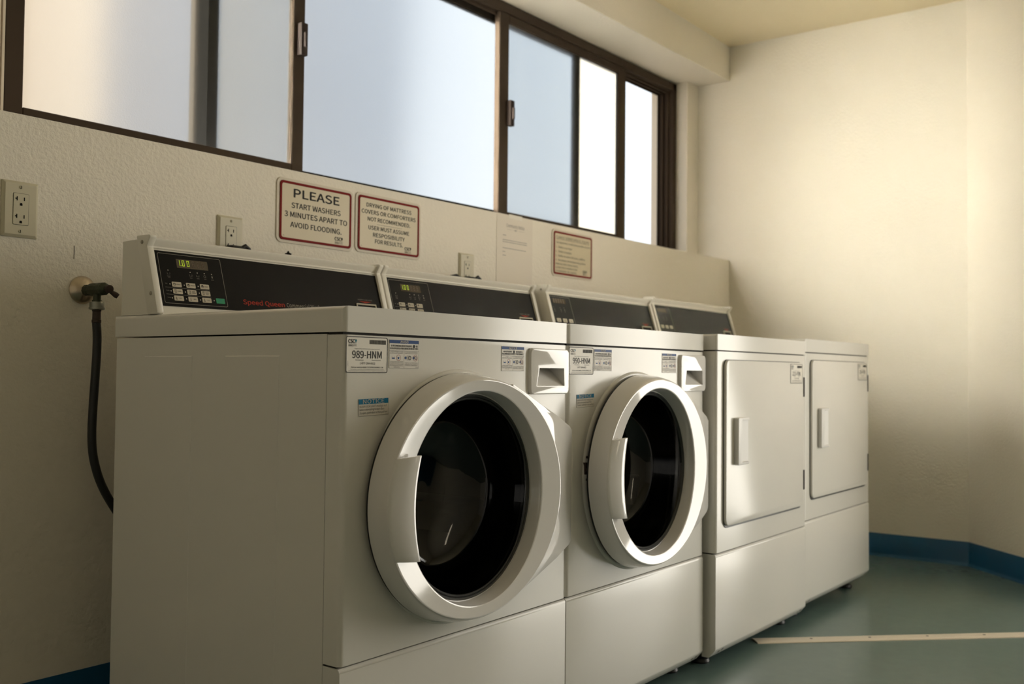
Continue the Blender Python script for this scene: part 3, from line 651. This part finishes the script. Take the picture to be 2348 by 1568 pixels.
# ------------------------------------------------------------------ valve and hose
v = thing('hose_valve', 'tarnished brass hose valve on a round chrome flange at the left wall', 'valve', (.047, .9, .992))
obj('flange', G().lathe([(.0315, 0), (.0320, .003), (.0290, .008), (.0220, .014), (.0140, .018), (.012, .019)], (0, 0, .001), (0, -1, 0), 40), 'chrome', v)
vb = G().lathe([(.0115, 0), (.0130, .001), (.0130, .014), (.0118, .016), (.0118, .020), (.0140, .022), (.0152, .030), (.0152, .044), (.0132, .052), (.0132, .060), (.0150, .061), (.0146, .074), (.010, .079), (.006, .081)], (0, -.016, 0), (0, -1, 0), 10)
vb.lathe([(.0085, 0), (.0085, .022), (.0105, .022), (.0105, .026)], (0, -.062, -.002), (0, 0, -1), 20)
obj('valve_body', vb, 'brass', v, smooth=25)
obj('stem', G().lathe([(.004, 0), (.004, .012), (.0085, .012), (.0092, .016), (.0085, .021), (.004, .022)], (0, -.093, -.001), (0, -1, 0), 18), 'rusty', v)
obj('lever', G().tube([(.002, -.106, -.004), (.008, -.111, -.0095), (.0135, -.115, -.0140), (.0175, -.117, -.0170)], [.0038, .0052, .0066, .0054], 12), 'rusty', v)
h = thing('water_hose', 'black rubber water hose hanging from the wall valve behind the nearest washer', 'hose', (.047, .838, .97))
def hp(x, z, y=.838): return (x-.047, y-.838, z-.97)
cp = []
ctrl = [hp(.047, .918), hp(.0495, .885), hp(.049, .84), hp(.046, .78), hp(.0430, .72), hp(.0420, .67), hp(.0450, .63), hp(.053, .595), hp(.066, .56), hp(.088, .52), hp(.125, .47), hp(.18, .43)]
for i in range(len(ctrl)-1):
    p0, p1, p2, p3 = [Vector(ctrl[max(0, min(len(ctrl)-1, i+k))]) for k in (-1, 0, 1, 2)]
    for q in range(4):
        s_ = q/4; cp.append(0.5*((2*p1)+(p2-p0)*s_+(2*p0-5*p1+4*p2-p3)*s_**2+(3*p1-p0-3*p2+p3)*s_**3))
obj('hose_tube', G().tube(cp, .0094, 14), 'rubber', h, smooth=60)
nut = G().lathe([(.0145, .0), (.0155, .002), (.0155, .012), (.0168, .0125), (.0168, .0165), (.0130, .018)], (0, 0, -.006), (0, 0, -1), 24)
obj('coupling_nut', nut, 'galv', h)
obj('ferrule', G().lathe([(.0098, 0), (.0098, .003), (.0088, .004), (.0090, .022), (.0102, .0225), (.0102, .0285), (.0094, .029)], (0, 0, -.0235), (0, 0, -1), 20), 'rusty', h)

# ------------------------------------------------------------------ outlets, plugs
def outlet(x, z, label):
    t = thing('wall_outlet', label, 'outlet', (x, .9, z), 'ivory outlets on the window wall')
    wv, hv = .0395, .0605
    pl_ = G().rings([[(p[0], -.0002, p[1]) for p in rrect(-wv, -hv, wv, hv, .002, 3)], [(p[0], -.003, p[1]) for p in rrect(-wv+.0003, -hv+.0003, wv-.0003, hv-.0003, .002, 3)], [(p[0], -.0075, p[1]) for p in rrect(-wv+.006, -hv+.006, wv-.006, hv-.006, .002, 3)]])
    obj('cover_plate', pl_, 'ivory', t, smooth=20)
    obj('opening_line', G().yprism(rrect(-.0172, -.0342, .0172, .0342, .0022, 3), -.0079, -.0050), 'gap', t)
    rc = obj('receptacle', G().yprism(rrect(-.0166, -.0336, .0166, .0336, .002, 3), -.0086, -.0050), 'ivory', t, bevel=.0006, seg=1)
    for s_ in (.0175, -.0205):
        sl_ = G()
        for q in ((-.0100, .0005, -.0078, .0095), (-.0128, .0036, -.0078, .0060), (.0058, .0010, .0080, .0086)): sl_.box((q[0], -.0089, s_+q[1]), (q[2], -.0080, s_+q[3]))
        sl_.yprism([(-.0028, s_-.0098), (.0028, s_-.0098), (.0028, s_-.0062), (.0018, s_-.0042), (-.0018, s_-.0042), (-.0028, s_-.0062)], -.0089, -.0080)
        obj('socket_slots', sl_, 'slot', rc, smooth=0)
    for zz in (.0475, -.0475):
        sc = obj('screw', G().lathe([(.0036, 0), (.0036, .0012), (.0028, .0019)], (0, -.0073, zz), (0, -1, 0), 14), 'ivory', t)
        obj('screw_slot', G().box((-.0006, -.0096, zz-.0030), (.0006, -.0090, zz+.0030)), 'slot', sc)
    return t
outlet(-.1012, 1.1562, 'ivory wall outlet at the far left below the window')
outlet(.4480, 1.1530, 'ivory wall outlet half hidden behind the nearest washer console')
outlet(1.4130, 1.1540, 'ivory wall outlet behind the second washer console')
def plug(x, z, label, rev=1):
    t = thing('power_plug', label, 'plug', (x, .888, z), 'black power plugs behind the consoles')
    obj('plug_body', G().xprism([(.002, -.014), (.002, .010), (-.012, .013), (-.030, .012), (-.036, .004), (-.034, -.012)], -.020, .020), 'cable', t, bevel=.004, seg=3)
    obj('cord', G().tube([(.012*rev, -.026, .004), (.024*rev, -.030, .0125), (.034*rev, -.031, .006), (.043*rev, -.030, -.010), (.050*rev, -.030, -.05), (.052*rev, -.032, -.13)], [.007, .0062, .005, .0046, .0046, .0046], 10), 'cable', t)
plug(.4440, 1.1225, 'black plug in the outlet behind the nearest washer console')
plug(1.4030, 1.1215, 'black plug in the outlet behind the second washer console')
cl = thing('looped_cable', 'black cable looping left of the second washer outlet', 'cable', (1.33, .875, 1.1235))
obj('cord_loop', G().tube([(-.06, 0, -.10), (-.045, 0, -.03), (-.022, 0, .004), (.004, 0, .010), (.026, 0, .002), (.045, 0, -.03), (.055, 0, -.10)], .0052, 10), 'cable', cl)
kn = thing('pipe_knob', 'small dark pointed knob showing over the nearest washer console', 'knob', (.6215, .872, 1.10))
obj('knob_body', G().lathe([(.003, 0), (.003, .028), (.0085, .0295), (.009, .033), (.004, .0345), (.002, .0385), (.0008, .040)], (0, 0, 0), (0, 0, 1), 8), 'slot', kn)
obj('pipe', G().lathe([(.006, 0), (.006, .038)], (0, -.010, .005), (0, 1, 0), 10), 'slot', kn)

# ------------------------------------------------------------------ signs and notice
SW, SH = .287, .1785
def sign(x, z, label, dark=True):
    t = thing('wall_sign', label, 'sign', (x, .9, z), 'red-bordered signs over the machines')
    X = FACE
    obj('backing', G().zprism(rrect(0, 0, SW, SH, .018, 8), .0002, .0030), 'acrylic', t, X, bevel=.0006, seg=1)
    fc = obj('face', G().zprism(rrect(.0100, .0080, SW-.0100, SH-.0080, .010, 6), .0030, .0042), 'cream', t, X, smooth=0)
    obj('border', frame2(G(), rrect(.0098, .0078, SW-.0098, SH-.0078, .0105, 6), rrect(.0168, .0146, SW-.0168, SH-.0146, .0060, 6), .0030, .0054), 'red', t, X, bevel=.0006, seg=1)
    return t, X @ Matrix.Translation((0, 0, .0044))
def sprint(t, X, name, g, m): return obj(name, g, m, t, X, smooth=0)
t, X = sign(.5998, 1.1655, 'red-bordered sign reading PLEASE START WASHERS 3 MINUTES APART')
k, e = G(), G()
text(k, 'PLEASE', .1436, .1288, .0232, .1700, 'C', bold=.040)
text(k, 'START WASHERS', .1425, .0990, .0142, .1830, 'C', bold=.032)
text(k, '3 MINUTES APART TO', .1435, .0732, .0144, .2330, 'C', bold=.032)
text(k, 'AVOID FLOODING.', .1430, .0455, .0142, .1910, 'C', bold=.032)
wk = csc(k, e, .2130, .0266, .0098); sprint(t, X, 'print_mark', bar(G(), .0215, .0195, .0265, .0204), 'ink')
sprint(t, X, 'lettering', k, 'ink'); sprint(t, X, 'emblem', e, 'ink'); sprint(t, X, 'works_lettering', wk, 'grey_ink')
t, X = sign(.8953, 1.1690, 'red-bordered sign reading DRYING OF MATTRESS COVERS OR COMFORTERS NOT RECOMMENDED')
k, e = G(), G()
for s_, yb, w_ in (('DRYING OF MATTRESS', .1390, .1960), ('COVERS OR COMFORTERS', .1185, .2360), ('NOT RECOMMENDED.', .0975, .1860), ('USER MUST ASSUME', .0720, .1780), ('RESPOSIBILITY', .0515, .1390), ('FOR RESULTS.', .0325, .1210)):
    text(k, s_, .1420, yb, .0116, w_, 'C', bold=.032)
bar(k, .0880, .0893, .1990, .0900)
wk = csc(k, e, .2120, .0252, .0092); sprint(t, X, 'print_mark', bar(G(), .0215, .0195, .0265, .0204), 'ink')
sprint(t, X, 'lettering', k, 'ink'); sprint(t, X, 'emblem', e, 'ink'); sprint(t, X, 'works_lettering', wk, 'grey_ink')
t, X = sign(1.9185, 1.1835, 'red-bordered sign in Spanish about overloading, over the dryers')
k, e = G(), G()
text(k, 'CUANDO SOBRECARGA EL EQUIPO', .1410, .1440, .0102, .2320, 'C', bold=.0); bar(k, .0250, .1410, .2570, .1418)
text(k, 'Las siguientes condiciones pueden ocurrir:', .0250, .1265, .0072, .2400, bold=.012)
for i, s_ in enumerate(('Dañar a su ropa', 'Dañar al equipo', 'Dañar el cuarto de lavar y edificio', 'Resultados de limpieza muy pobres')):
    text(k, '%d.' % (i+1), .0230, .1085-.0165*i, .0072, None, bold=.01); text(k, s_, .0410, .1085-.0165*i, .0072, (.092, .090, .186, .190)[i], bold=.014)
for i, s_ in enumerate(('PARA MEJORES RESULTADOS,', 'LLENE HASTA MARCA O EN', 'LA CAPACIDAD DEL EQUIPO.')): text(k, s_, .0230, .0445-.0135*i, .0068, (.155, .148, .146)[i], bold=.012)
wk = csc(k, e, .2120, .0262, .0092)
sprint(t, X, 'lettering', k, 'ink'); sprint(t, X, 'emblem', e, 'ink'); sprint(t, X, 'works_lettering', wk, 'grey_ink')
PWd, PHt = .2150, .279
nt_ = thing('paper_notice', 'plain white paper headed Community Notice taped below the window', 'notice', (1.5795, .9, 1.0975))
obj('sheet', G().zprism([(0, 0), (PWd, 0), (PWd, PHt), (0, PHt)], .0003, .0011), 'paper', nt_, FACE, smooth=0)
tp = obj('tape', G().zprism([(.070, PHt-.012), (.150, PHt-.012), (.150, PHt+.003), (.070, PHt+.003)], .0011, .0015), 'tape', nt_, FACE, smooth=0)
k = G(); text(k, 'Community Notice', .1100, .2350, .0125, .1080, 'C')
bar(k, .058, .2268, .090, .2274); bar(k, .130, .2268, .162, .2274); disc(k, .110, .2268, .0030); disc(k, .102, .2270, .0016); disc(k, .118, .2270, .0016)
obj('heading_lettering', k, 'grey_ink', nt_, FACE @ Matrix.Translation((0, 0, .0013)), smooth=0)
k = G()
for yb, w_ in ((.2035, .022), (.1870, .146), (.1800, .146), (.1580, .140), (.1450, .016), (.1320, .020)):
    n_ = max(1, round(w_/.0094)); xx = .035
    for q in range(n_):
        ww = (w_/n_)*random.uniform(.70, .92); bar(k, xx, yb, xx+ww, yb+.0022); xx += w_/n_
obj('body_lettering', k, 'grey_ink', nt_, FACE @ Matrix.Translation((0, 0, .0013)), smooth=0)

# ------------------------------------------------------------------ floor strip
d = Vector((.690, -.724, 0)).normalized(); n = Vector((.724, .690, 0)).normalized()
o = Vector((1.745, .012, 0)); sw = .029
fs = thing('floor_strip', 'cream metal transition strip screwed across the green floor', 'floor strip', tuple(o))
pr = [(-sw, 0), (-sw+.002, .0022), (-.012, .0042), (.012, .0042), (sw-.002, .0022), (sw, 0)]
obj('strip', G().rings([[tuple(d*q+n*a_+Vector((0, 0, b_+.0004))) for a_, b_ in pr] for q in (0, 2.2)]), 'strip', fs, smooth=0)
for i in range(11):
    q = d*(.181+.1898*i+.0)
    obj('screw', G().lathe([(.0050, 0), (.0044, .0007)], tuple(q+Vector((0, 0, .0043))), (0, 0, 1), 10), 'rusty', fs)
